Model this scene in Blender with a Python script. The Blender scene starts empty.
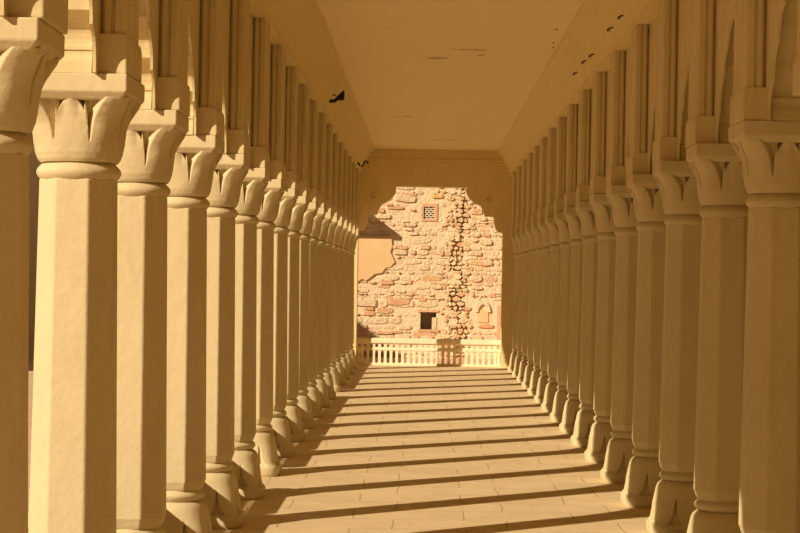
import bpy, bmesh, math, random
from mathutils import Vector, Matrix
random.seed(7)
C = bpy.context.scene.collection
PI = math.pi
sin, cos = math.sin, math.cos

# ------------------------------------------------------------------ scale and layout (metres)
EYE = 1.57
F = 2000.0                       # focal length in pixels of an 800 px wide frame
VX, VY, ROLL = 425.3, 276.4, 0.0174
AXL, AXR, MID = -1.334, 1.633, 0.145
BAY = 1.6088
def cy(k): return 6.012 + BAY*(k-1)          # depth of column k of either row
YEND = cy(19) - 0.20                          # face of the far arch wall
YBAL = YEND + 0.30
YWALL = 44.0
ZSPR, ZC = 2.30, 3.77

def at(px, py, D):
    """the point at distance D that the photograph shows at a pixel"""
    dx, dy = px-VX, py-VY
    u = dx*cos(ROLL)+dy*sin(ROLL); v = -dx*sin(ROLL)+dy*cos(ROLL)
    return Vector((u*D/F, D, EYE - v*D/F))

# ------------------------------------------------------------------ materials
def nodes(name):
    m = bpy.data.materials.new(name); m.use_nodes = True
    nt = m.node_tree; b = nt.nodes['Principled BSDF']
    b.inputs['Roughness'].default_value = 0.9
    if 'Specular IOR Level' in b.inputs: b.inputs['Specular IOR Level'].default_value = 0.15
    return m, nt, b
def N(nt, t, **kw):
    n = nt.nodes.new(t)
    for k, v in kw.items():
        if hasattr(n, k): setattr(n, k, v)
        else: n.inputs[k].default_value = v
    return n
def ramp(nt, stops):
    r = nt.nodes.new('ShaderNodeValToRGB'); e = r.color_ramp.elements
    while len(e) < len(stops): e.new(0.5)
    for q, (p, c) in zip(e, stops): q.position = p; q.color = (*c, 1)
    return r

def plaster(name, ca, cb, cd=None, bump=0.25, scale=3.0, dirt=0.5):
    """lime plaster: two tones, worn stains, trowelled unevenness"""
    m, nt, b = nodes(name); L = nt.links.new
    g = N(nt, 'ShaderNodeNewGeometry'); P = g.outputs['Position']
    n1 = N(nt, 'ShaderNodeTexNoise', Scale=scale, Detail=6.0, Roughness=0.6); L(P, n1.inputs['Vector'])
    r1 = ramp(nt, [(0.3, ca), (0.7, cb)]); L(n1.outputs['Fac'], r1.inputs['Fac'])
    col = r1.outputs['Color']
    if cd:
        mp = N(nt, 'ShaderNodeMapping'); mp.inputs['Scale'].default_value = (1, 1, 0.35); L(P, mp.inputs['Vector'])
        n2 = N(nt, 'ShaderNodeTexNoise', Scale=6.0, Detail=8.0, Roughness=0.7); L(mp.outputs['Vector'], n2.inputs['Vector'])
        r2 = ramp(nt, [(0.52, (0, 0, 0)), (0.72, (dirt,)*3)]); L(n2.outputs['Fac'], r2.inputs['Fac'])
        mx = N(nt, 'ShaderNodeMix', data_type='RGBA'); L(r2.outputs['Color'], mx.inputs[0])
        L(col, mx.inputs[6]); mx.inputs[7].default_value = (*cd, 1); col = mx.outputs[2]
    L(col, b.inputs['Base Color'])
    n3 = N(nt, 'ShaderNodeTexNoise', Scale=13.0, Detail=7.0, Roughness=0.62); L(P, n3.inputs['Vector'])
    bp = N(nt, 'ShaderNodeBump', Strength=bump, Distance=0.05); L(n3.outputs['Fac'], bp.inputs['Height'])
    L(bp.outputs['Normal'], b.inputs['Normal'])
    return m

M = {}
M['col'] = plaster('cream_lime_plaster', (0.635, 0.54, 0.33), (0.675, 0.575, 0.37), (0.50, 0.40, 0.22), bump=0.16, dirt=0.35)
M['wall'] = plaster('ochre_lime_plaster', (0.76, 0.63, 0.31), (0.79, 0.66, 0.34), (0.62, 0.49, 0.22), bump=0.25, dirt=0.5)
M['arch'] = plaster('arcade_lime_plaster', (0.65, 0.545, 0.315), (0.69, 0.58, 0.35), (0.52, 0.41, 0.20), bump=0.2, dirt=0.5)
M['white'] = plaster('whitewashed_stone', (0.88, 0.76, 0.55), (0.92, 0.81, 0.62), (0.7, 0.55, 0.36), bump=0.15, dirt=0.4)
M['patch'] = plaster('orange_plaster', (0.74, 0.51, 0.28), (0.78, 0.57, 0.33), (0.70, 0.48, 0.20), bump=0.15, dirt=0.5, scale=2)
M['mortar'] = plaster('pale_mortar', (0.77, 0.62, 0.42), (0.82, 0.68, 0.49), (0.74, 0.53, 0.34), bump=0.8, dirt=0.6, scale=5)
M['ground'] = plaster('pink_sandstone_paving', (0.72, 0.48, 0.32), (0.80, 0.58, 0.42), (0.6, 0.38, 0.24), bump=0.3)
M['grey'] = plaster('weathered_grey_stone', (0.42, 0.34, 0.24), (0.5, 0.4, 0.28), (0.3, 0.24, 0.17), bump=0.4)
M['redstone'] = plaster('red_sandstone', (0.64, 0.37, 0.22), (0.72, 0.45, 0.28), (0.55, 0.30, 0.18), bump=0.4)
M['void'] = plaster('painted_interior_shade', (0.10, 0.065, 0.04), (0.14, 0.09, 0.055), bump=0.2)  # near-black colour paints the shade of the unlit space behind the lattice

def ceiling_mat():
    m = plaster('ceiling_plaster', (0.88, 0.74, 0.43), (0.90, 0.76, 0.45), (0.80, 0.65, 0.36), bump=0.06, dirt=0.35, scale=1.2)
    nt = m.node_tree; L = nt.links.new; b = nt.nodes['Principled BSDF']
    src = b.inputs['Base Color'].links[0].from_socket
    g = N(nt, 'ShaderNodeNewGeometry'); sp = N(nt, 'ShaderNodeSeparateXYZ'); L(g.outputs['Position'], sp.inputs[0])
    nz = N(nt, 'ShaderNodeTexNoise', Scale=9.0, Detail=4.0); L(g.outputs['Position'], nz.inputs['Vector'])
    def math_(op, a, c):
        q = N(nt, 'ShaderNodeMath', operation=op)
        for i, v in enumerate((a, c)):
            if isinstance(v, (int, float)): q.inputs[i].default_value = v
            else: L(v, q.inputs[i])
        return q.outputs[0]
    tot = None
    # hairline cracks across the ceiling: (x0, x1, y, width)
    for x0, x1, y, w in ((-0.02, 0.20, 20.15, 0.15), (0.20, 0.56, 19.35, 0.09), (0.47, 0.56, 19.75, 0.06), (-0.55, -0.2, 27.6, 0.08), (0.1, 0.45, 32.2, 0.1)):
        wob = math_('MULTIPLY', math_('SUBTRACT', nz.outputs['Fac'], 0.5), 0.35)
        d = math_('ABSOLUTE', math_('ADD', math_('SUBTRACT', sp.outputs['Y'], y), wob), 0)
        k = math_('MULTIPLY', math_('LESS_THAN', d, w*0.5), math_('MULTIPLY', math_('GREATER_THAN', sp.outputs['X'], x0), math_('LESS_THAN', sp.outputs['X'], x1)))
        tot = k if tot is None else math_('MAXIMUM', tot, k)
    mx = N(nt, 'ShaderNodeMix', data_type='RGBA'); L(math_('MULTIPLY', tot, 0.55), mx.inputs[0]); L(src, mx.inputs[6])
    mx.inputs[7].default_value = (0.30, 0.19, 0.08, 1); L(mx.outputs[2], b.inputs['Base Color'])
    return m
M['ceil'] = ceiling_mat()

def floor_mat():
    m, nt, b = nodes('stone_slab_floor'); L = nt.links.new
    g = N(nt, 'ShaderNodeNewGeometry'); P = g.outputs['Position']
    nw = N(nt, 'ShaderNodeTexNoise', Scale=1.7, Detail=3.0); L(P, nw.inputs['Vector'])
    off = N(nt, 'ShaderNodeMix', data_type='RGBA', blend_type='LINEAR_LIGHT'); off.inputs[0].default_value = 0.03
    L(P, off.inputs[6]); L(nw.outputs['Color'], off.inputs[7])
    mp = N(nt, 'ShaderNodeMapping'); mp.inputs['Location'].default_value = (0.17, 0.1, 0); L(off.outputs[2], mp.inputs['Vector'])
    br = N(nt, 'ShaderNodeTexBrick', Scale=1.0); L(mp.outputs['Vector'], br.inputs['Vector'])
    br.inputs['Color1'].default_value = (0.70, 0.57, 0.36, 1); br.inputs['Color2'].default_value = (0.75, 0.62, 0.40, 1)
    br.inputs['Mortar'].default_value = (0.52, 0.40, 0.23, 1); br.inputs['Mortar Size'].default_value = 0.006
    br.inputs['Mortar Smooth'].default_value = 0.4
    br.inputs['Brick Width'].default_value = 0.72; br.inputs['Row Height'].default_value = 0.50; br.offset = 0.37
    n1 = N(nt, 'ShaderNodeTexNoise', Scale=2.2, Detail=8.0, Roughness=0.7); L(P, n1.inputs['Vector'])
    r1 = ramp(nt, [(0.35, (0.90, 0.88, 0.84)), (0.65, (1.04, 1.03, 1.0))]); L(n1.outputs['Fac'], r1.inputs['Fac'])
    mx = N(nt, 'ShaderNodeMix', data_type='RGBA', blend_type='MULTIPLY'); mx.inputs[0].default_value = 1
    L(br.outputs['Color'], mx.inputs[6]); L(r1.outputs['Color'], mx.inputs[7]); L(mx.outputs[2], b.inputs['Base Color'])
    n3 = N(nt, 'ShaderNodeTexNoise', Scale=9.0, Detail=6.0); L(P, n3.inputs['Vector'])
    ad = N(nt, 'ShaderNodeMath', operation='SUBTRACT'); L(n3.outputs['Fac'], ad.inputs[0]); L(br.outputs['Fac'], ad.inputs[1])
    bp = N(nt, 'ShaderNodeBump', Strength=0.35, Distance=0.02); L(ad.outputs[0], bp.inputs['Height']); L(bp.outputs['Normal'], b.inputs['Normal'])
    return m
M['floor'] = floor_mat()

def stone_mat(name, stops, bump):
    m, nt, b = nodes(name); L = nt.links.new
    g = N(nt, 'ShaderNodeNewGeometry'); P = g.outputs['Position']
    r = ramp(nt, stops); L(g.outputs['Random Per Island'], r.inputs['Fac'])
    n = N(nt, 'ShaderNodeTexNoise', Scale=14.0, Detail=6.0, Roughness=0.7); L(P, n.inputs['Vector'])
    r1 = ramp(nt, [(0.3, (0.82, 0.78, 0.72)), (0.7, (1.08, 1.06, 1.04))]); L(n.outputs['Fac'], r1.inputs['Fac'])
    mx = N(nt, 'ShaderNodeMix', data_type='RGBA', blend_type='MULTIPLY'); mx.inputs[0].default_value = 1
    L(r.outputs['Color'], mx.inputs[6]); L(r1.outputs['Color'], mx.inputs[7]); L(mx.outputs[2], b.inputs['Base Color'])
    n3 = N(nt, 'ShaderNodeTexNoise', Scale=18.0, Detail=6.0); L(P, n3.inputs['Vector'])
    bp = N(nt, 'ShaderNodeBump', Strength=bump, Distance=0.05); L(n3.outputs['Fac'], bp.inputs['Height']); L(bp.outputs['Normal'], b.inputs['Normal'])
    return m
M['ashlar'] = stone_mat('sandstone_blocks', [(0.0, (0.76, 0.61, 0.41)), (0.5, (0.80, 0.67, 0.49)), (0.80, (0.77, 0.60, 0.42)), (0.92, (0.72, 0.49, 0.31)), (0.97, (0.62, 0.37, 0.23)), (1.0, (0.74, 0.54, 0.30))], 0.7)
M['rubble'] = stone_mat('rubble_stones', [(0.0, (0.66, 0.47, 0.27)), (0.35, (0.80, 0.62, 0.40)), (0.7, (0.88, 0.74, 0.52)), (0.9, (0.72, 0.46, 0.28)), (1.0, (0.90, 0.78, 0.58))], 0.8)

def iron():
    m, nt, b = nodes('blackened_iron'); L = nt.links.new
    n = N(nt, 'ShaderNodeTexNoise', Scale=40.0, Detail=4.0)
    r = ramp(nt, [(0.35, (0.020, 0.016, 0.012)), (0.7, (0.06, 0.035, 0.02))]); L(n.outputs['Fac'], r.inputs['Fac']); L(r.outputs['Color'], b.inputs['Base Color'])
    b.inputs['Roughness'].default_value = 0.6
    return m
M['iron'] = iron()
M['glass'] = plaster('dusty_lamp_glass', (0.55, 0.50, 0.42), (0.62, 0.56, 0.46), bump=0.02)

# ------------------------------------------------------------------ mesh helpers
def obj(name, bm, mat, parent=None, smooth=False, bevel=0.0):
    me = bpy.data.meshes.new(name); bmesh.ops.recalc_face_normals(bm, faces=bm.faces); bm.to_mesh(me); bm.free()
    mats = mat if isinstance(mat, (list, tuple)) else [mat]
    for x in mats: me.materials.append(x)
    o = bpy.data.objects.new(name, me); C.objects.link(o); o.parent = parent
    if smooth:
        for p in me.polygons: p.use_smooth = True
        try: me.set_sharp_from_angle(angle=math.radians(38))
        except Exception: pass
    if bevel:
        b = o.modifiers.new('edge_wear', 'BEVEL'); b.width = bevel; b.segments = 2; b.limit_method = 'ANGLE'; b.angle_limit = math.radians(35)
    return o
def box(bm, x0, x1, y0, y1, z0, z1, mi=0):
    v = [bm.verts.new((x, y, z)) for z in (z0, z1) for y in (y0, y1) for x in (x0, x1)]
    for f in ((0, 1, 3, 2), (4, 5, 7, 6), (0, 1, 5, 4), (2, 3, 7, 6), (0, 2, 6, 4), (1, 3, 7, 5)):
        bm.faces.new([v[i] for i in f]).material_index = mi
def loft(bm, rings, cap=True):
    R = [[bm.verts.new(p) for p in r] for r in rings]
    n = len(R[0])
    for a, b in zip(R, R[1:]):
        for i in range(n): bm.faces.new((a[i], a[(i+1) % n], b[(i+1) % n], b[i]))
    if cap: bm.faces.new(R[0]); bm.faces.new(R[-1])
def prism(bm, pts, axis, a, b):
    """polygon in the plane across AXIS, swept from a to b"""
    def P(p, t): return {'x': (t, p[0], p[1]), 'y': (p[0], t, p[1]), 'z': (p[0], p[1], t)}[axis]
    loft(bm, [[P(p, a) for p in pts], [P(p, b) for p in pts]])
def tube(bm, pts, r, n=8):
    rings = []
    for i, p in enumerate(pts):
        d = (pts[min(i+1, len(pts)-1)] - pts[max(i-1, 0)]).normalized()
        u = d.orthogonal().normalized(); w = d.cross(u)
        rings.append([p + (u*cos(2*PI*k/n) + w*sin(2*PI*k/n))*r for k in range(n)])
    loft(bm, rings)
def lathe(bm, prof, n=40, c=(0, 0)):
    loft(bm, [[(c[0]+r*cos(2*PI*k/n), c[1]+r*sin(2*PI*k/n), z) for k in range(n)] for r, z in prof])
def thing(name, label, cat, loc=(0, 0, 0), rotz=0.0, group=None):
    o = bpy.data.objects.new(name, None); C.objects.link(o); o.empty_display_size = 0.2
    o.location = loc; o.rotation_euler = (0, 0, rotz); o['label'] = label; o['category'] = cat
    if group: o['group'] = group
    return o
def struct(name, bm, mat, **kw):
    o = obj(name, bm, mat, **kw); o['kind'] = 'structure'; return o
def copy_tree(o, parent=None):
    c = o.copy(); C.objects.link(c); c.parent = parent
    for ch in list(o.children): copy_tree(ch, c)
    return c
def lerp(a, b, t): return a+(b-a)*t
def interp(prof, t):
    for (t0, v0), (t1, v1) in zip(prof, prof[1:]):
        if t <= t1: return lerp(v0, v1, (t-t0)/(t1-t0))
    return prof[-1][1]
def sstep(a, b, x):
    t = max(0, min(1, (x-a)/(b-a))); return t*t*(3-2*t)

# ------------------------------------------------------------------ columns
NA = 384
def petal_t(th):                       # -1..1 across each of eight petals
    q = (th/(PI/4)) % 1.0
    if q > 0.5: q -= 1.0
    return q*2
def supere(th, n):
    a, b = abs(cos(th)), abs(sin(th)); return (a**n+b**n)**(-1.0/n)
def make_column():
    root = thing('arcade_column', 'x', 'column', group='octagonal columns of the arcade')
    # lotus base on a low plinth
    bm = bmesh.new(); rings = []
    prof = [(0, .218), (.015, .228), (.065, .230), (.082, .222), (.092, .208), (.14, .200), (.2, .194), (.25, .185), (.29, .178), (.315, .168), (.335, .145)]
    NZ = 34
    for j in range(NZ+1):
        z = 0.335*j/NZ; r0 = interp(prof, z); n = lerp(4.2, 2.3, sstep(0.05, .33, z)); ring = []
        for i in range(NA):
            th = 2*PI*i/NA; t = abs(petal_t(th)); r = r0*supere(th, n)
            u = (z-0.075)/(0.245-0.075)                      # 0 at the petal tips, 1 where they join
            if 0 < u < 1:
                w = 1.02 - 0.36*(1-u)**2.4
                if u < .22: w *= math.sqrt(max(0.0, 1-((.22-u)/.22)**2))*.55+.45
                r -= 0.032*sstep(w-0.13, w, t)*sstep(0, .10, u)*sstep(1.0, .75, u)
            ring.append((r*cos(th), r*sin(th), z))
        rings.append(ring)
    loft(bm, rings); obj('base', bm, M['col'], root, smooth=True)
    # foot ring
    bm = bmesh.new(); lathe(bm, [(.130, .33)]+[(.136+.024*sin(PI*k/10), .335+.065*k/10) for k in range(11)]+[(.130, .405)], 48)
    obj('foot_ring', bm, M['col'], root, smooth=True)
    # octagonal shaft
    bm = bmesh.new()
    def octo(w, z):
        c = w*0.44
        return [(w, -c, z), (w, c, z), (c, w, z), (-c, w, z), (-w, c, z), (-w, -c, z), (-c, -w, z), (c, -w, z)]
    loft(bm, [octo(.138, .395), octo(.146, .41), octo(.158, .445), octo(.156, .6), octo(.149, 1.1), octo(.143, 1.6), octo(.139, 1.915)])
    obj('shaft', bm, M['col'], root, bevel=0.006)
    # neck ring
    bm = bmesh.new(); lathe(bm, [(.128, 1.895)]+[(.134+.026*sin(PI*k/10), 1.905+.072*k/10) for k in range(11)]+[(.128, 1.985)], 48)
    obj('neck_ring', bm, M['col'], root, smooth=True)
    # lotus capital
    bm = bmesh.new(); rings = []; NZ = 84
    prof = [(0, .145), (.05, .154), (.15, .163), (.3, .168), (.5, .171), (.7, .174), (.85, .180), (.95, .188), (1.0, .192)]
    for j in range(NZ+1):
        zn = j/NZ; z = 1.978+.238*zn; n = lerp(2.3, 4.0, sstep(.1, 1, zn)); ring = []
        for i in range(NA):
            th = 2*PI*i/NA; t = abs(petal_t(th)); r = interp(prof, zn)*supere(th, n)
            cor = sstep(.25, .75, abs(sin(2*th)))             # 1 towards the corners of the block
            r += cor*.030*sstep(.55, 1.0, zn)
            u = (zn-.28)/.72
            if u > 0:
                w = 1.05-.66*u**3.0 if not cor > .5 else 1.05-.34*u**2.6
                r -= (.022+.034*u)*sstep(w-.13-.08*u, w+.03, t)*sstep(0, .20, u)
                r += .012*(1-sstep(0, w, t))*u
            ring.append((r*cos(th), r*sin(th), z))
        rings.append(ring)
    loft(bm, rings); obj('capital', bm, M['col'], root, smooth=True)
    # square impost block with a sloping shoulder
    bm = bmesh.new()
    def rect(x, y, z): return [(-x, -y, z), (x, -y, z), (x, y, z), (-x, y, z)]
    loft(bm, [rect(.186, .198, 2.205), rect(.212, .222, 2.234), rect(.212, .222, 2.30)])
    obj('impost_block', bm, M['col'], root, bevel=0.005)
    return root

ORD = ['', 'first', 'second', 'third', 'fourth', 'fifth', 'sixth', 'seventh', 'eighth', 'ninth', 'tenth', 'eleventh', 'twelfth', 'thirteenth', 'fourteenth', 'fifteenth', 'sixteenth', 'seventeenth', 'eighteenth']
proto = make_column()
first = True
DX = {1: -.008, 2: .008, 3: -.004}
for row in ('sunlit', 'shaded'):
    lo, hi = (1, 18) if row == 'sunlit' else (3, 18)
    for k in range(lo, hi+1):
        o = proto if first else copy_tree(proto)
        first = False
        i = k-lo+1; j = hi-k+1
        rw = 'row with sunlit faces' if row == 'sunlit' else 'row standing in shade'
        if row == 'sunlit' and k == 1: lab = 'octagonal plaster column closest to the camera in the row with sunlit faces, cut by frame'
        elif row == 'sunlit' and k == 2: lab = 'broad sunlit octagonal column with clear lotus petals, second nearest in the row with sunlit faces'
        elif row == 'sunlit' and k == 7: lab = 'octagonal column with wholly sunlit base, seventh nearest in the row with sunlit faces'
        elif row == 'sunlit' and k == 14: lab = 'octagonal column with wholly sunlit base, fifth before the far arch, row with sunlit faces'
        elif row == 'shaded' and k == 3: lab = 'octagonal plaster column closest to the camera in the row standing in shade'
        elif i <= 9: lab = 'octagonal plaster column with lotus capital, %s nearest in the %s' % (ORD[i], rw)
        elif j == 1: lab = 'last octagonal plaster column before the far arch in the %s' % rw
        else: lab = 'octagonal plaster column, %s before the far arch in the %s' % (ORD[j], rw)
        o['label'] = lab; o['kind'] = 'thing'
        o['group'] = 'octagonal columns with sunlit faces' if row == 'sunlit' else 'octagonal columns in shade'
        o.location = ((AXL if row == 'sunlit' else AXR)+(DX.get(k, 0) if row == 'sunlit' else 0)+random.uniform(-.003, .003), cy(k)+(-.055 if row == 'shaded' and 4 <= k <= 7 else 0)+random.uniform(-.012, .012), 0)
        o.rotation_euler = (0, 0, (0 if row == 'sunlit' else PI)+random.uniform(-.012, .012))
        s = 1+random.uniform(-.012, .012); o.scale = (s, s, 1)

# ------------------------------------------------------------------ arcade walls with cusped arches
def foil(p, q, bulge, n=7):
    """concave scallop from cusp p to cusp q (bulging up and outwards)"""
    (a, b), (c, d) = p, q; mx, mz = (a+c)/2, (b+d)/2; L = math.hypot(c-a, d-b); nx, nz = -(d-b)/L, (c-a)/L
    return [(lerp(a, c, t)+nx*bulge*4*t*(1-t)*L, lerp(b, d, t)+nz*bulge*4*t*(1-t)*L) for t in [i/n for i in range(n+1)]]
CUSPS = [(0.0, 2.40), (0.095, 2.525), (0.225, 2.69), (0.36, 2.83), (0.604, 2.95)]
PIER = 0.20
def half_arch():
    pts = [(0.0, 2.30)]
    for a, b in zip(CUSPS, CUSPS[1:]): pts += foil(a, b, 0.17)
    out = []
    for p in pts:                                    # keep it single valued along the wall
        y = max(p[0], out[-1][0]+0.0015) if out else p[0]
        out.append((y, p[1]))
    return out
HALF = half_arch()
def arcade(name, xin, xout, sgn):
    """xin: corridor face, xout: outer face; a thin raised border follows the arches on the corridor side"""
    bm = bmesh.new()
    def outline(grow):
        o = []
        for k in range(-4, 19):
            y0, y1 = cy(k)+PIER-grow, cy(k+1)-PIER+grow
            w = (y1-y0)/2; s = w/(0.604)
            h = [(y0+p[0]*s, p[1]+(grow if i else 0)) for i, p in enumerate(HALF)]
            g = [(y0+y1-y, z) for y, z in reversed(h)][1:]
            o += [(cy(k), 2.30)] + h + g
        o += [(cy(19)+.2, 2.30)]
        return o
    def plate(o, xa, xb, top):
        A = [bm.verts.new((xa, y, z)) for y, z in o]; B = [bm.verts.new((xb, y, z)) for y, z in o]
        At = [bm.verts.new((xa, y, top)) for y, z in o]; Bt = [bm.verts.new((xb, y, top)) for y, z in o]
        for i in range(len(o)-1):
            bm.faces.new((A[i], A[i+1], At[i+1], At[i])); bm.faces.new((B[i], B[i+1], Bt[i+1], Bt[i]))
            bm.faces.new((A[i], A[i+1], B[i+1], B[i])); bm.faces.new((At[i], At[i+1], Bt[i+1], Bt[i]))
        for i in (0, len(o)-1): bm.faces.new((A[i], B[i], Bt[i], At[i]))
    plate(outline(0.0), xin-sgn*.012, xout, 3.72)
    plate(outline(-0.058), xin, xin-sgn*.0119, 3.64)
    return struct(name, bm, M['arch'])
WL = arcade('wall_left', AXL+.108, AXL-.108, 1)
WR = arcade('wall_right', AXR-.108, AXR+.108, -1)

# springers, pilasters and eave brackets built into the arcade walls
def make_pier():
    def rect(x, y, z): return [(-x, -y, z), (x, -y, z), (x, y, z), (-x, y, z)]
    bm = bmesh.new()
    loft(bm, [rect(.085, y, z) for y, z in ((.220, 2.301), (.214, 2.345), (.206, 2.37), (.206, 2.385), (.213, 2.388), (.213, 2.402), (.198, 2.41))])
    sp = bm
    # engaged pilaster above, on the corridor side (local +x), grooved on its faces
    bm = bmesh.new()
    a, e, h = .095, .200, .185                 # root inside the wall, outer face, half width
    sec = [(a, -h+.03), (.118, -h+.03), (.118, -h+.010), (.128, -h), (.148, -h), (.152, -h+.012), (.160, -h+.012), (.164, -h), (e-.006, -h), (e, -h+.006),
           (e, -.125), (e-.005, -.118), (e-.005, -.050), (e, -.042), (e, .042), (e-.005, .050), (e-.005, .118), (e, .125),
           (e, h-.006), (e-.006, h), (.164, h), (.160, h-.012), (.152, h-.012), (.148, h), (.128, h), (.118, h-.010), (.118, h-.03), (a, h-.03)]
    prism(bm, sec, 'z', 2.45, 3.36)
    pil = obj('pilaster', bm, M['arch'])
    obj('springer', sp, M['arch'], pil)
    bm = bmesh.new()
    foot = [(.212, 2.301), (.212, 2.42), (.207, 2.445), (.2005, 2.452), (.095, 2.452), (.095, 2.301)]
    prism(bm, foot, 'y', -.198, .198)
    obj('pilaster_foot', bm, M['arch'], pil, bevel=0.006)
    # shallow carved sprig on the near and far sides of the pilaster
    bm = bmesh.new()
    for s in (-1, 1):
        for zc in (2.62, 2.78, 2.94, 3.10, 3.26):
            loft(bm, [[(.134+.014*q*cos(t*PI/5), s*(h-.034+dd), zc+.07*q*sin(t*PI/5)) for t in range(10)] for q, dd in ((1, 0), (.9, .014), (.4, .022))])
            loft(bm, [[(.138+.009*q*cos(t*PI/5), s*(h-.034+dd), zc+.09+.014*q*sin(t*PI/5)) for t in range(10)] for q, dd in ((1, 0), (.9, .016), (.4, .024))])
    obj('carved_sprig', bm, M['arch'], pil, smooth=True)
    # bracket on the outer side that carries the eave
    bm = bmesh.new(); prism(bm, [(-.10, 2.302), (-.275, 2.302), (-.315, 2.36), (-.35, 2.52), (-.40, 2.70), (-.46, 2.95), (-.56, 3.12), (-.10, 3.36)], 'y', -.165, .165)
    obj('eave_bracket', bm, M['arch'], pil, bevel=.006)
    return pil
pier = make_pier(); pfirst = True
for wl, x, rz in ((WL, AXL, 0), (WR, AXR, PI)):
    for k in range(-3, 19):
        o = pier if pfirst else copy_tree(pier)
        pfirst = False
        o.parent = wl; o.location = (x, cy(k), 0); o.rotation_euler = (0, 0, rz)

# ------------------------------------------------------------------ ceiling, coves, roof
YB = cy(-4)
CL, CR = -0.922, 1.225
bm = bmesh.new(); box(bm, CL-.05, CR+.05, YB, YEND+.3, ZC, ZC+.09); struct('ceiling', bm, M['ceil'])
ZCV = 3.345
XCL, XCR = AXL+.203, AXR-.203                 # the coves spring from the faces of the pilasters
for nm, xb, xw, xc, s in (('trim_1', AXL+.06, XCL, CL, 1), ('trim_2', AXR-.06, XCR, CR, -1)):
    bm = bmesh.new(); pr = [(xw-s*.004, ZCV), (xw+s*.006, ZCV), (xw+s*.006, ZCV+.03)]
    for i in range(9):
        t = i/8; bulge = 0.016*4*t*(1-t)
        pr.append((lerp(xw, xc, t)-s*bulge*.85, lerp(ZCV+.034, ZC-.012, t)+bulge*.5))
    pr += [(xc+s*.012, ZC-.012), (xc+s*.012, ZC+.03), (xb, ZC+.03), (xb, ZCV)]
    prism(bm, pr, 'y', YB, YEND+.02); struct(nm, bm, M['wall'], smooth=True)
bm = bmesh.new(); box(bm, -1.72, 3.1, YB, YEND+.45, ZC+.09, ZC+.30); struct('roof', bm, M['wall'])
# sloping eaves along the outside of both arcades
for nm, x, s in (('trim_3', AXL-.105, -1),):
    bm = bmesh.new(); prism(bm, [(x, 3.40), (x+s*.52, 3.13), (x+s*.52, 3.19), (x, 3.50)], 'y', YB, YEND+.6); struct(nm, bm, M['wall'])

# ------------------------------------------------------------------ floor, courtyard ground
bm = bmesh.new(); box(bm, -2.1, 2.75, YB, YBAL+.6, -.25, 0); struct('floor', bm, M['floor'])
bm = bmesh.new(); box(bm, -40, 40, -25, 75, -.5, -.22); struct('ground', bm, M['ground'])

bm = bmesh.new(); box(bm, -1.9, 2.75, YB-.4, YB, 0, ZC+.1); struct('wall_near_added', bm, M['wall'])  # unseen wall added behind the camera to darken camera-facing column faces
bm = bmesh.new(); box(bm, 2.75, 3.1, YB-.4, YEND+.42, -.25, ZC+.1); struct('wall_aisle_added', bm, M['wall'])  # unseen wall added beyond the shaded row to keep its faces dark

# ------------------------------------------------------------------ far arch wall
bm = bmesh.new()
cx = 0.08
side = [(1.263, 0.0), (1.263, 2.35), (1.17, 2.372), (1.135, 2.43), (1.117, 2.50), (1.108, 2.57), (1.10, 2.634), (.945, 2.637), (.932, 2.68), (.912, 2.73), (.885, 2.79), (.858, 2.825), (.80, 2.845), (.742, 2.88), (.69, 2.93), (.645, 2.99), (.622, 3.03), (.62, 3.135)]
XL, XR, TOP = -1.50, 2.75, 3.80
y0, y1 = YEND, YEND+.42
def strip(pts, xedge):
    # pts climb the opening; fill sideways to xedge
    for a, b in zip(pts, pts[1:]):
        q = []
        for y in (y0, y1):
            q.append([bm.verts.new((a[0], y, a[1])), bm.verts.new((b[0], y, b[1])), bm.verts.new((xedge, y, b[1])), bm.verts.new((xedge, y, a[1]))])
        if abs(a[1]-b[1]) > 1e-6:
            bm.faces.new(q[0]); bm.faces.new(q[1])
        bm.faces.new((q[0][0], q[0][1], q[1][1], q[1][0]))
L_ = [(cx-x, z) for x, z in side]; R_ = [(cx+x, z) for x, z in side]
def mono(p):
    o = [p[0]]
    for x, z in p[1:]: o.append((x, max(z, o[-1][1]+.001)))
    return o
L_, R_ = mono(L_), mono(R_)
strip(L_, XL); strip(R_, XR)
box(bm, XL, XR, y0, y1, L_[-1][1], TOP)
bmesh.ops.remove_doubles(bm, verts=bm.verts, dist=0.0005)
struct('wall_end', bm, M['wall'])
bm = bmesh.new()
box(bm, AXL+.08, AXR-.08, YEND-.03, YEND+.01, 3.585, 3.615); box(bm, AXL+.08, AXR-.08, YEND-.018, YEND+.01, 3.615, ZC)
struct('trim_5', bm, M['wall'], bevel=0.006)
for nm, s in (('trim_6', -1), ('trim_7', 1)):                # carved rosettes in the spandrels of the far arch
    bm = bmesh.new()
    x, z = cx+s*1.0, 2.93
    for k in range(8):
        a = k*PI/4; c = Vector((x+.05*cos(a), 0, z+.05*sin(a)))
        loft(bm, [[(c.x+.026*cos(t*PI/5)*q, YEND-.022*d, c.z+.026*sin(t*PI/5)*q) for t in range(10)] for q, d in ((1, -.2), (.9, .6), (.5, 1.0))])
    loft(bm, [[(x+.024*cos(t*PI/6)*q, YEND-.03*d, z+.024*sin(t*PI/6)*q) for t in range(12)] for q, d in ((1, -.2), (.9, .6), (.5, 1.0))])
    struct(nm, bm, M['wall'], smooth=True)

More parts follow.
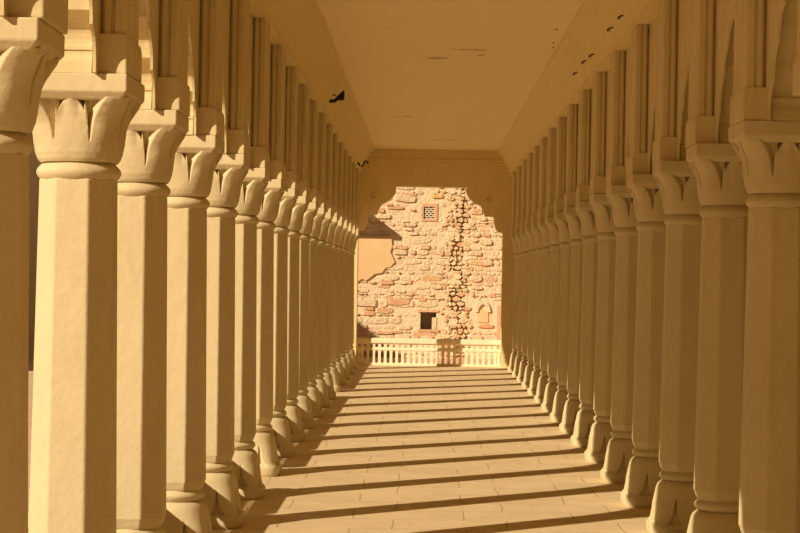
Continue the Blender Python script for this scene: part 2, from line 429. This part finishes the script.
# ------------------------------------------------------------------ pierced stone balustrades
def hole_band(bm, along, t, n, pitch, z0, z1, r):
    """a strip n cells long, each with a round hole; ALONG maps (length, depth, z) to a point"""
    K = 16; zc = (z0+z1)/2
    for c in range(n):
        s0, s1 = c*pitch, (c+1)*pitch; sc = (s0+s1)/2
        for d in (-t/2, t/2):
            inner = [bm.verts.new(along(sc+r*cos(2*PI*k/K), d, zc+r*sin(2*PI*k/K))) for k in range(K)]
            outer = []
            for k in range(K):
                a = 2*PI*k/K; ca, sa = cos(a), sin(a)
                m = 1/max(abs(ca), abs(sa)); outer.append(bm.verts.new(along(sc+ca*m*pitch/2, d, zc+sa*m*(z1-z0)/2)))
            for k in range(K): bm.faces.new((inner[k], inner[(k+1) % K], outer[(k+1) % K], outer[k]))
            if d < 0: back = inner
            else:
                for k in range(K): bm.faces.new((inner[k], inner[(k+1) % K], back[(k+1) % K], back[k]))
bx0, bx1 = -1.185, 1.345
rail = thing('stone_balustrade', 'low whitewashed stone balustrade with round holes closing the far arch', 'balustrade', (0, YBAL, 0))
bm = bmesh.new(); prism(bm, [(-.055, .388), (-.06, .40), (-.06, .465), (-.045, .478), (.045, .478), (.06, .465), (.06, .40), (.055, .388)], 'x', bx0, bx1); obj('coping', bm, M['white'], rail)
nb = 25; pt = (bx1-bx0)/nb
bm = bmesh.new(); hole_band(bm, lambda s, d, z: (bx0+s, d, z), .06, nb, pt, .298, .390, .029); obj('pierced_band', bm, M['white'], rail)
bm = bmesh.new(); box(bm, bx0, bx1, -.04, .04, .262, .302); obj('middle_rail', bm, M['white'], rail, bevel=.004)
bm = bmesh.new(); box(bm, bx0, bx1, -.05, .05, 0, .04); obj('bottom_rail', bm, M['white'], rail, bevel=.004)
bal0 = None
for i in range(nb+1):
    if bal0 is None:
        bm = bmesh.new()
        loft(bm, [[(-w, -.03, z), (w, -.03, z), (w, .03, z), (-w, .03, z)] for w, z in ((.030, .035), (.030, .055), (.023, .07), (.023, .215), (.027, .235), (.038, .264))])
        bal0 = obj('baluster', bm, M['white'], rail); o = bal0
    else:
        o = bal0.copy(); C.objects.link(o)
    o.location = (bx0+max(.04, min(pt*nb-.04, pt*i)), 0, 0)
# railings between the sunlit columns; two bays stand open as entrances
xr = AXL-.345
rmesh = None; nr = 0
for k in range(0, 19):
    if k in (6, 13): continue
    ya, yb = cy(k)+.03, cy(k+1)-.03
    nr += 1
    lab = 'low pierced stone railing outside the sunlit columns, %s bay back from the camera' % (ORD[k] if k else 'next')
    if k == 0: lab = 'low pierced stone railing beside the column closest to the camera, outside the arcade'
    if k == 18: lab = 'low pierced stone railing outside the sunlit columns, bay against the far arch'
    rt = thing('stone_railing', lab, 'railing', (xr, ya, 0), group='pierced railings between the sunlit columns'); rt['kind'] = 'thing'
    if rmesh is None:
        Ly = yb-ya; n = 14; pp = Ly/n
        bm = bmesh.new(); prism(bm, [(-.05, .43), (-.055, .50), (.055, .50), (.05, .43)], 'y', 0, Ly); a = obj('coping', bm, M['white'], rt)
        bm = bmesh.new(); hole_band(bm, lambda s, d, z: (d, s, z), .022, n, pp, .325, .432, .031); b = obj('pierced_band', bm, M['white'], rt)
        bm = bmesh.new(); box(bm, -.045, .045, 0, Ly, .28, .326); box(bm, -.05, .05, 0, Ly, 0, .06)
        for i in range(n+1): box(bm, -.035, .035, i*pp-.03, i*pp+.03, .05, .29)
        c = obj('railing_body', bm, M['white'], rt)
        rmesh = (a, b, c)
    else:
        for q in rmesh:
            d = q.copy(); C.objects.link(d); d.parent = rt

# ------------------------------------------------------------------ ruined stone wall across the courtyard
def wp(px, py, D=YWALL):
    p = at(px, py, D); return p.x, p.z
WX0, WX1, WZ0, WZ1 = -9.5, 8.9, -.3, 8.5
lw = [wp(421.5, 203.5), wp(437.5, 221.5)]                     # lattice window opening
sw = [wp(420.5, 312), wp(436, 329.5)]                         # small square opening
lwx0, lwx1, lwz0, lwz1 = lw[0][0], lw[1][0], lw[1][1], lw[0][1]
swx0, swx1, swz0, swz1 = sw[0][0], sw[1][0], sw[1][1], sw[0][1]
rbL = lambda z: interp([(-1, wp(449, 345)[0]), (.9, wp(450, 300)[0]), (1.9, wp(451, 265)[0]), (2.6, wp(447, 230)[0]), (4, wp(448, 190)[0]), (12, wp(448, 190)[0])], z)
rbR = lambda z: interp([(-1, wp(474, 345)[0]), (.9, wp(471, 300)[0]), (1.9, wp(468, 265)[0]), (2.6, wp(470, 230)[0]), (4, wp(469, 190)[0]), (12, wp(469, 190)[0])], z)
bm = bmesh.new()
rx0, rx1 = wp(449, 265)[0], wp(469, 265)[0]
def wallbox(x0, x1, z0, z1, d=0.0): box(bm, x0, x1, YWALL+d, YWALL+.55, z0, z1)
# pieces left of the rubble seam round the two openings, the recessed seam, the right part
wallbox(WX0, min(lwx0, swx0), WZ0, WZ1)
xa, xb = min(lwx0, swx0), max(lwx1, swx1)
wallbox(xa, xb, WZ0, swz0); wallbox(xa, xb, swz1, lwz0); wallbox(xa, xb, lwz1, WZ1)
if swx0 > xa: wallbox(xa, swx0, swz0, swz1)
if swx1 < xb: wallbox(swx1, xb, swz0, swz1)
if lwx0 > xa: wallbox(xa, lwx0, lwz0, lwz1)
if lwx1 < xb: wallbox(lwx1, xb, lwz0, lwz1)
wallbox(xb, rx0, WZ0, WZ1); zz = WZ0
q_ = random.Random(5)
while zz < WZ1:
    hh = q_.uniform(.12, .4); t_ = max(0, min(1, (zz-.2)/3.2))
    e0 = lerp(wp(455, 330)[0], wp(460, 195)[0], t_)+q_.uniform(-.22, .06); e1 = lerp(wp(465, 330)[0], wp(467, 195)[0], t_)+q_.uniform(-.10, .07)
    e0 = max(rx0+.01, min(e0, e1-.1)); e1 = min(rx1-.01, e1); z2 = min(WZ1, zz+hh)
    wallbox(rx0, e0, zz, z2); wallbox(e0, e1, zz, z2, .10); wallbox(e1, rx1, zz, z2)
    zz = z2
wallbox(rx1, WX1, WZ0, WZ1)
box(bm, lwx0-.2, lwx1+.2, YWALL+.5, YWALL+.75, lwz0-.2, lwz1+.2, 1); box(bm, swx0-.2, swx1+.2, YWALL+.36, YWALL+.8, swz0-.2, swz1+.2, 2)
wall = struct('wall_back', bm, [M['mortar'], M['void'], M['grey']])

rnd = random.Random(21)
def stone(bm, x0, x1, z0, z1, front, back, jit, chip):
    """one dressed block: jittered quad face with chipped edges, its back in the mortar"""
    w, h = x1-x0, z1-z0
    n = 3
    per = []
    for a, b, c in ((0, 0, 0), (.5, 0, 1), (1, 0, 0), (1, .5, 1), (1, 1, 0), (.5, 1, 1), (0, 1, 0), (0, .5, 1)):
        q = chip if not c else 0
        per.append((x0+a*w+(.5-a)*2*q*min(w, h)*rnd.uniform(.1, .5)+rnd.uniform(-jit, jit), z0+b*h+(.5-b)*2*q*min(w, h)*rnd.uniform(.1, .5)+rnd.uniform(-jit, jit)))
    mx, mz = (x0+x1)/2, (z0+z1)/2
    tx, tz = rnd.uniform(-.03, .03), rnd.uniform(-.03, .03)
    def ring(s, d): return [(mx+(x-mx)*s, YWALL+d+tx*(x-mx)+tz*(z-mz), mz+(z-mz)*s) for x, z in per]
    R = [[bm.verts.new(p) for p in r] for r in (ring(1, back), ring(1, front*.35), ring(.86, front))]
    for a, b in zip(R, R[1:]):
        for i in range(8): bm.faces.new((a[i], a[(i+1) % 8], b[(i+1) % 8], b[i]))
    bm.faces.new(R[-1])
plast = [wp(*p) for p in ((330, 235), (391.5, 235.3), (392.5, 246), (390.5, 252), (393, 257), (395, 262), (391, 267), (386, 268), (382, 273), (375, 274), (370, 278), (366, 281), (362, 279), (358, 282), (345, 283), (330, 284))]
def inside(p, poly):
    c = False
    for (xa_, za), (xb_, zb) in zip(poly, poly[1:]+poly[:1]):
        if (za > p[1]) != (zb > p[1]) and p[0] < (xb_-xa_)*(p[1]-za)/(zb-za)+xa_: c = not c
    return c
niche = (wp(474, 300), wp(492, 328))
def blocked(x0, x1, z0, z1):
    for a0, a1, b0, b1 in ((lwx0-.06, lwx1+.06, lwz0-.06, lwz1+.06), (swx0-.03, swx1+.03, swz0-.03, swz1+.03), (niche[0][0], niche[1][0], niche[1][1], niche[0][1])):
        if x0 < a1 and x1 > a0 and z0 < b1 and z1 > b0: return True
    return inside(((x0+x1)/2, (z0+z1)/2), plast)
bm = bmesh.new(); z = -.25
while z < 4.9:
    h = rnd.choice((.06, .08, .09, .11, .13, .16, .19)); x = -3.0+rnd.uniform(-.3, 0)
    while x < 3.4:
        w = h*rnd.uniform(1.1, 3.4)
        x1 = x+w
        g = rnd.uniform(.004, .014)
        if not blocked(x+g, x1-g, z+g, z+h-g) and rnd.random() > .09:
            l, r = rbL(z+h/2)-.02, rbR(z+h/2)+.02
            a, b = x+g, x1-g
            if a < l < b: b = l
            if a < r < b: a = r
            if not (a >= l and b <= r) and b-a > .05:
                stone(bm, a, b, z+g+rnd.uniform(-.006, .006), z+h-g+rnd.uniform(-.006, .006), -rnd.choice((.006, .012, .02, .03, .045)), .05, .009, .5)
        x = x1
    z += h
obj('stonework', bm, M['ashlar'], wall)
bm = bmesh.new(); z = -.25                                  # the rough seam of small stones
while z < 4.9:
    h = rnd.uniform(.055, .12); x = rbL(z)-rnd.uniform(.0, .30); xe = rbR(z)+rnd.uniform(-.08, .14)
    while x < xe:
        w = rnd.uniform(.07, .21)
        if not blocked(x, x+w, z, z+h): stone(bm, x+.003, x+w-.003, z+.001+rnd.uniform(-.015, .01), z+h-.001+rnd.uniform(-.015, .012), -rnd.uniform(.0, .055)+(.045 if rnd.random() < .2 else 0), .12, .012, .7)
        x += w
    z += h
obj('rubble_seam', bm, M['rubble'], wall)
bm = bmesh.new()                                              # a few large darker blocks
for (ax, ay), (bx_, by) in (((387.5, 297.5), (411, 305.5)), ((380.5, 279.5), (394, 284.8)), ((376, 307.5), (392, 313)), ((408, 279.5), (412.5, 283)), ((364, 307), (374, 310)), ((363.5, 311), (375, 315.5)), ((387, 206.5), (404, 209.5)), ((410, 209), (416, 211)), ((419, 297), (426, 301.5)), ((400, 193), (417, 196)), ((400, 246), (408, 249.5)), ((376, 331), (394, 334.5)), ((412, 332), (436, 338)), ((479, 262), (489, 266)), ((489, 293), (496, 298)), ((478, 324), (494, 328))):
    x0, z1 = wp(ax, ay); x1, z0 = wp(bx_, by); stone(bm, x0, x1, z0, z1, -rnd.uniform(.03, .045), .05, .01, .35)
obj('red_block', bm, M['redstone'], wall)
bm = bmesh.new(); x0, z1 = wp(432, 195); x1, z0 = wp(443.5, 198.3); stone(bm, x0, x1, z0, z1, -.04, .05, .006, .2)
obj('ochre_block', bm, plaster('ochre_stone', (.72, .46, .16), (.78, .50, .2), bump=.2), wall)
bm = bmesh.new(); loft(bm, [[(x, YWALL-.045, z) for x, z in plast], [(x, YWALL+.02, z) for x, z in plast]]); obj('plaster_patch', bm, M['patch'], wall, bevel=.008)
# plastered strip with a shallow arched niche, and the red corner strip
bm = bmesh.new()
nx0, nx1, nz0, nz1 = niche[0][0]+.03, niche[1][0]-.04, niche[1][1]+.12, niche[0][1]
arc = [(lerp(nx0+.07, nx1-.07, .5)+(nx1-nx0-.14)/2*cos(PI*k/12), nz1-.26+.17*sin(PI*k/12)) for k in range(13)]
out = [(nx1, nz1-.26)] + [(lerp(nx0, nx1, .5)+(nx1-nx0)/2*cos(PI*k/12), nz1-.26+.25*sin(PI*k/12)) for k in range(1, 12)] + [(nx0, nz1-.26)]
for i in range(12):
    loft(bm, [[(p[0], d, p[1]) for p in (arc[i], arc[i+1], out[i+1], out[i])] for d in (YWALL-.05, YWALL+.03)])
obj('niche_arch', bm, M['mortar'], wall)
bm = bmesh.new(); box(bm, nx0+.05, nx1-.05, YWALL-.02, YWALL+.02, nz0, nz1-.2); obj('niche_plaster', bm, M['patch'], wall)
bm = bmesh.new(); x0, z1 = wp(497, 306); x1, z0 = wp(501, 348); box(bm, x0, x1, YWALL-.09, YWALL+.03, z0-.4, z1); obj('corner_strip', bm, M['redstone'], wall, bevel=.01)
# lattice window
win = bpy.data.objects.new('window_1', None); C.objects.link(win); win['kind'] = 'structure'
bm = bmesh.new(); t = .05; o_ = .0
for a in ((lwx0-o_, lwx0+t, lwz0-o_, lwz1+o_), (lwx1-t-.02, lwx1+o_, lwz0-o_, lwz1+o_), (lwx0+t, lwx1-t-.02, lwz0-o_, lwz0+t), (lwx0+t, lwx1-t-.02, lwz1-t-.02, lwz1+o_)):
    box(bm, a[0], a[1], YWALL-.02, YWALL+.12, a[2], a[3])
obj('window_frame', bm, M['redstone'], win)
bm = bmesh.new(); gx0, gx1, gz0, gz1 = lwx0+t, lwx1-t-.02, lwz0+t, lwz1-t-.02
cxw, czw = (gx0+gx1)/2, (gz0+gz1)/2; W, H = gx1-gx0, gz1-gz0; st = .088
for sgn in (1, -1):
    c = -1.2
    while c < 1.2:
        pts = []                                            # clip the slanted bar z = sgn*x + c to the opening
        for x in (-W/2, W/2):
            zz = sgn*x+c
            if -H/2 <= zz <= H/2: pts.append((x, zz))
        for zz in (-H/2, H/2):
            x = (zz-c)*sgn
            if -W/2 < x < W/2: pts.append((x, zz))
        if len(pts) == 2:
            (xa_, za), (xb_, zb) = pts; q = .0115
            loft(bm, [[(cxw+x-q*sgn*.7, YWALL+d, czw+z_+q*.7), (cxw+x+q*sgn*.7, YWALL+d, czw+z_-q*.7), (cxw+x+q*sgn*.7, YWALL+d+.03, czw+z_-q*.7), (cxw+x-q*sgn*.7, YWALL+d+.03, czw+z_+q*.7)] for x, z_, d in ((xa_, za, .01), (xb_, zb, .01))])
        c += st
obj('lattice', bm, M['white'], win)
# small opening; an added pale slab stands in for its sunlit reveal
win2 = bpy.data.objects.new('window_2', None); C.objects.link(win2); win2['kind'] = 'structure'
bm = bmesh.new(); box(bm, swx0-.06, swx1+.05, YWALL-.03, YWALL+.25, swz1, swz1+.05); box(bm, swx0-.05, swx1+.06, YWALL-.04, YWALL+.3, swz0-.05, swz0)
obj('window_frame', bm, M['redstone'], win2)
x0, z1 = wp(432, 317.5); x1, z0 = wp(436.5, 329.5)
bm = bmesh.new(); box(bm, x0, x1, YWALL-.02, YWALL+.1, z0, z1); obj('lit_reveal_slab', bm, M['mortar'], win2, bevel=.008)

# eave slab and side wall of the courtyard that throw the two slanting shadows
ex, ez = wp(364, 207.5)
bm = bmesh.new(); box(bm, -6.5, ex, YWALL-.80, YWALL+.05, ez-.09, ez); struct('trim_8', bm, M['grey'], bevel=.01)
bm = bmesh.new(); box(bm, -8.2, -7.8, 34.5, YWALL+.2, -.3, 5.25); struct('wall_side', bm, M['grey'])

# ------------------------------------------------------------------ small fittings
def cove_x(z, s): 
    t = (z-ZCV)/(ZC-.012-ZCV); return lerp(XCL, CL, t) if s < 0 else lerp(XCR, CR, t)
lp = at(338.0, 98, 22.0)
lamp = thing('floodlight', 'small black floodlight on a bracket high on the sunlit side of the ceiling', 'lamp', lp)
bm = bmesh.new()
loft(bm, [[(.0+d*.9, q*sx, d*.45+q*sz) for sx, sz in ((-1, -.8), (1, -.8), (1, .8), (-1, .8))] for d, q in ((-.02, .025), (0, .032), (.05, .056), (.07, .060), (.075, .056))])
obj('lamp_housing', bm, M['iron'], lamp, bevel=.006)
bm = bmesh.new(); loft(bm, [[(.068+.001*q+d*.9, .048*sx, .034+d*.45+.042*sz) for sx, sz in ((-1, -.8), (1, -.8), (1, .8), (-1, .8))] for d, q in ((.002, 1), (.008, 1))]); obj('lamp_glass', bm, M['glass'], lamp)
bm = bmesh.new(); tube(bm, [Vector(p) for p in ((-.01, 0, -.01), (-.04, 0, -.035), (-.09, 0, -.035), (-.125, 0, -.01))], .020); box(bm, -.14, -.115, -.05, .05, -.055, .06); obj('bracket', bm, M['iron'], lamp)
bm = bmesh.new(); tube(bm, [Vector(p) for p in ((-.12, .02, .0), (-.10, .02, .035), (-.06, .01, .04), (-.02, .0, .02))], .007); obj('cable', bm, M['iron'], lamp)
hp = at(358.0, 164.0, 32.3)
hk = thing('iron_hook', 'curled black iron hook at the corner of the far arch wall', 'hook', hp)
bm = bmesh.new(); tube(bm, [Vector(p) for p in ((-.03, .02, .02), (.0, -.03, .02), (.03, -.06, -.02), (.06, -.07, -.045), (.09, -.07, -.02), (.105, -.07, .03), (.13, -.07, .055), (.155, -.07, .04), (.16, -.07, .0))], .016); obj('hook_bar', bm, M['iron'], hk)
bm = bmesh.new(); box(bm, -.04, -.005, -.02, .03, -.02, .06); obj('hook_plate', bm, M['iron'], hk)
for px, py, what in ((619.5, 16.5, 'nearest the camera'), (609, 28.5, 'second from the camera'), (590.5, 55, 'third from the camera'), (583, 61.5, 'fourth from the camera'), (574.5, 73, 'farthest from the camera')):
    # stand the hook on the cove: find the distance at which the sight line meets it
    D = 8.0
    while D < 34:
        p = at(px, py, D)
        if p.z >= ZCV and p.x >= cove_x(p.z, 1)-.012: break
        D += .05
    n = thing('iron_peg', 'short rusty iron peg in the cove over the shaded columns, ' + what, 'peg', p, group='iron pegs in the cove')
    bm = bmesh.new(); tube(bm, [Vector(q) for q in ((.03, 0, .01), (.0, 0, .0), (-.008, 0, -.004), (-.010, 0, -.022))], .006); obj('peg_bar', bm, M['iron'], n)
    bm = bmesh.new(); tube(bm, [Vector(q) for q in ((.0, 0, .0), (.004, .03, -.002), (.012, .05, -.012))], .004); obj('peg_wire', bm, M['iron'], n)
for (px, py), what in (((556.5, 29), 'nearest the camera'), ((553.5, 42.5), 'in the middle'), ((553.2, 47), 'farthest')):
    D = 2000*(ZC-EYE)/((VY-py)+.0174*(px-VX)); p = at(px, py, D)
    bm = bmesh.new(); lathe(bm, [(.006, .01), (.006, -.004), (.010, -.005), (.009, -.009)], 10); o = obj('iron_nail', bm, M['iron']); o.location = (p.x, p.y, ZC)
    o['label'] = 'tiny iron nail in the flat ceiling above the shaded columns, %s of three' % what; o['category'] = 'nail'; o['group'] = 'nails in the ceiling'

# ------------------------------------------------------------------ light
AZ, EL = math.radians(43.0), math.atan(.74*cos(math.radians(43.0)))
d = Vector((cos(AZ)*cos(EL), sin(AZ)*cos(EL), -sin(EL)))
ld = bpy.data.lights.new('sun', 'SUN'); ld.energy = 5.15; ld.angle = math.radians(0.6); ld.color = (1.0, .81, .56)
lo_ = bpy.data.objects.new('sun', ld); C.objects.link(lo_); lo_.rotation_euler = d.to_track_quat('-Z', 'Y').to_euler(); lo_.location = (-20, -20, 20)
w = bpy.data.worlds.new('sky'); bpy.context.scene.world = w; w.use_nodes = True
bg = w.node_tree.nodes['Background']; bg.inputs['Color'].default_value = (1.0, .84, .56, 1); bg.inputs['Strength'].default_value = .06

# ------------------------------------------------------------------ camera
cd = bpy.data.cameras.new('camera'); cd.sensor_width = 36; cd.lens = F/800*36
cd.shift_x = -(VX-400)/800; cd.shift_y = (VY-266.5)/800; cd.clip_end = 300
co = bpy.data.objects.new('camera', cd); C.objects.link(co)
co.matrix_world = Matrix.Translation((0, 0, EYE)) @ Matrix.Rotation(PI/2, 4, 'X') @ Matrix.Rotation(ROLL, 4, 'Z')
sc = bpy.context.scene; sc.camera = co
sc.view_settings.view_transform = 'Standard'; sc.view_settings.look = 'None'; sc.view_settings.exposure = 0.06; sc.view_settings.gamma = 1.0
sc.view_settings.use_curve_mapping = False
sc.cycles.max_bounces = 8; sc.cycles.diffuse_bounces = 6
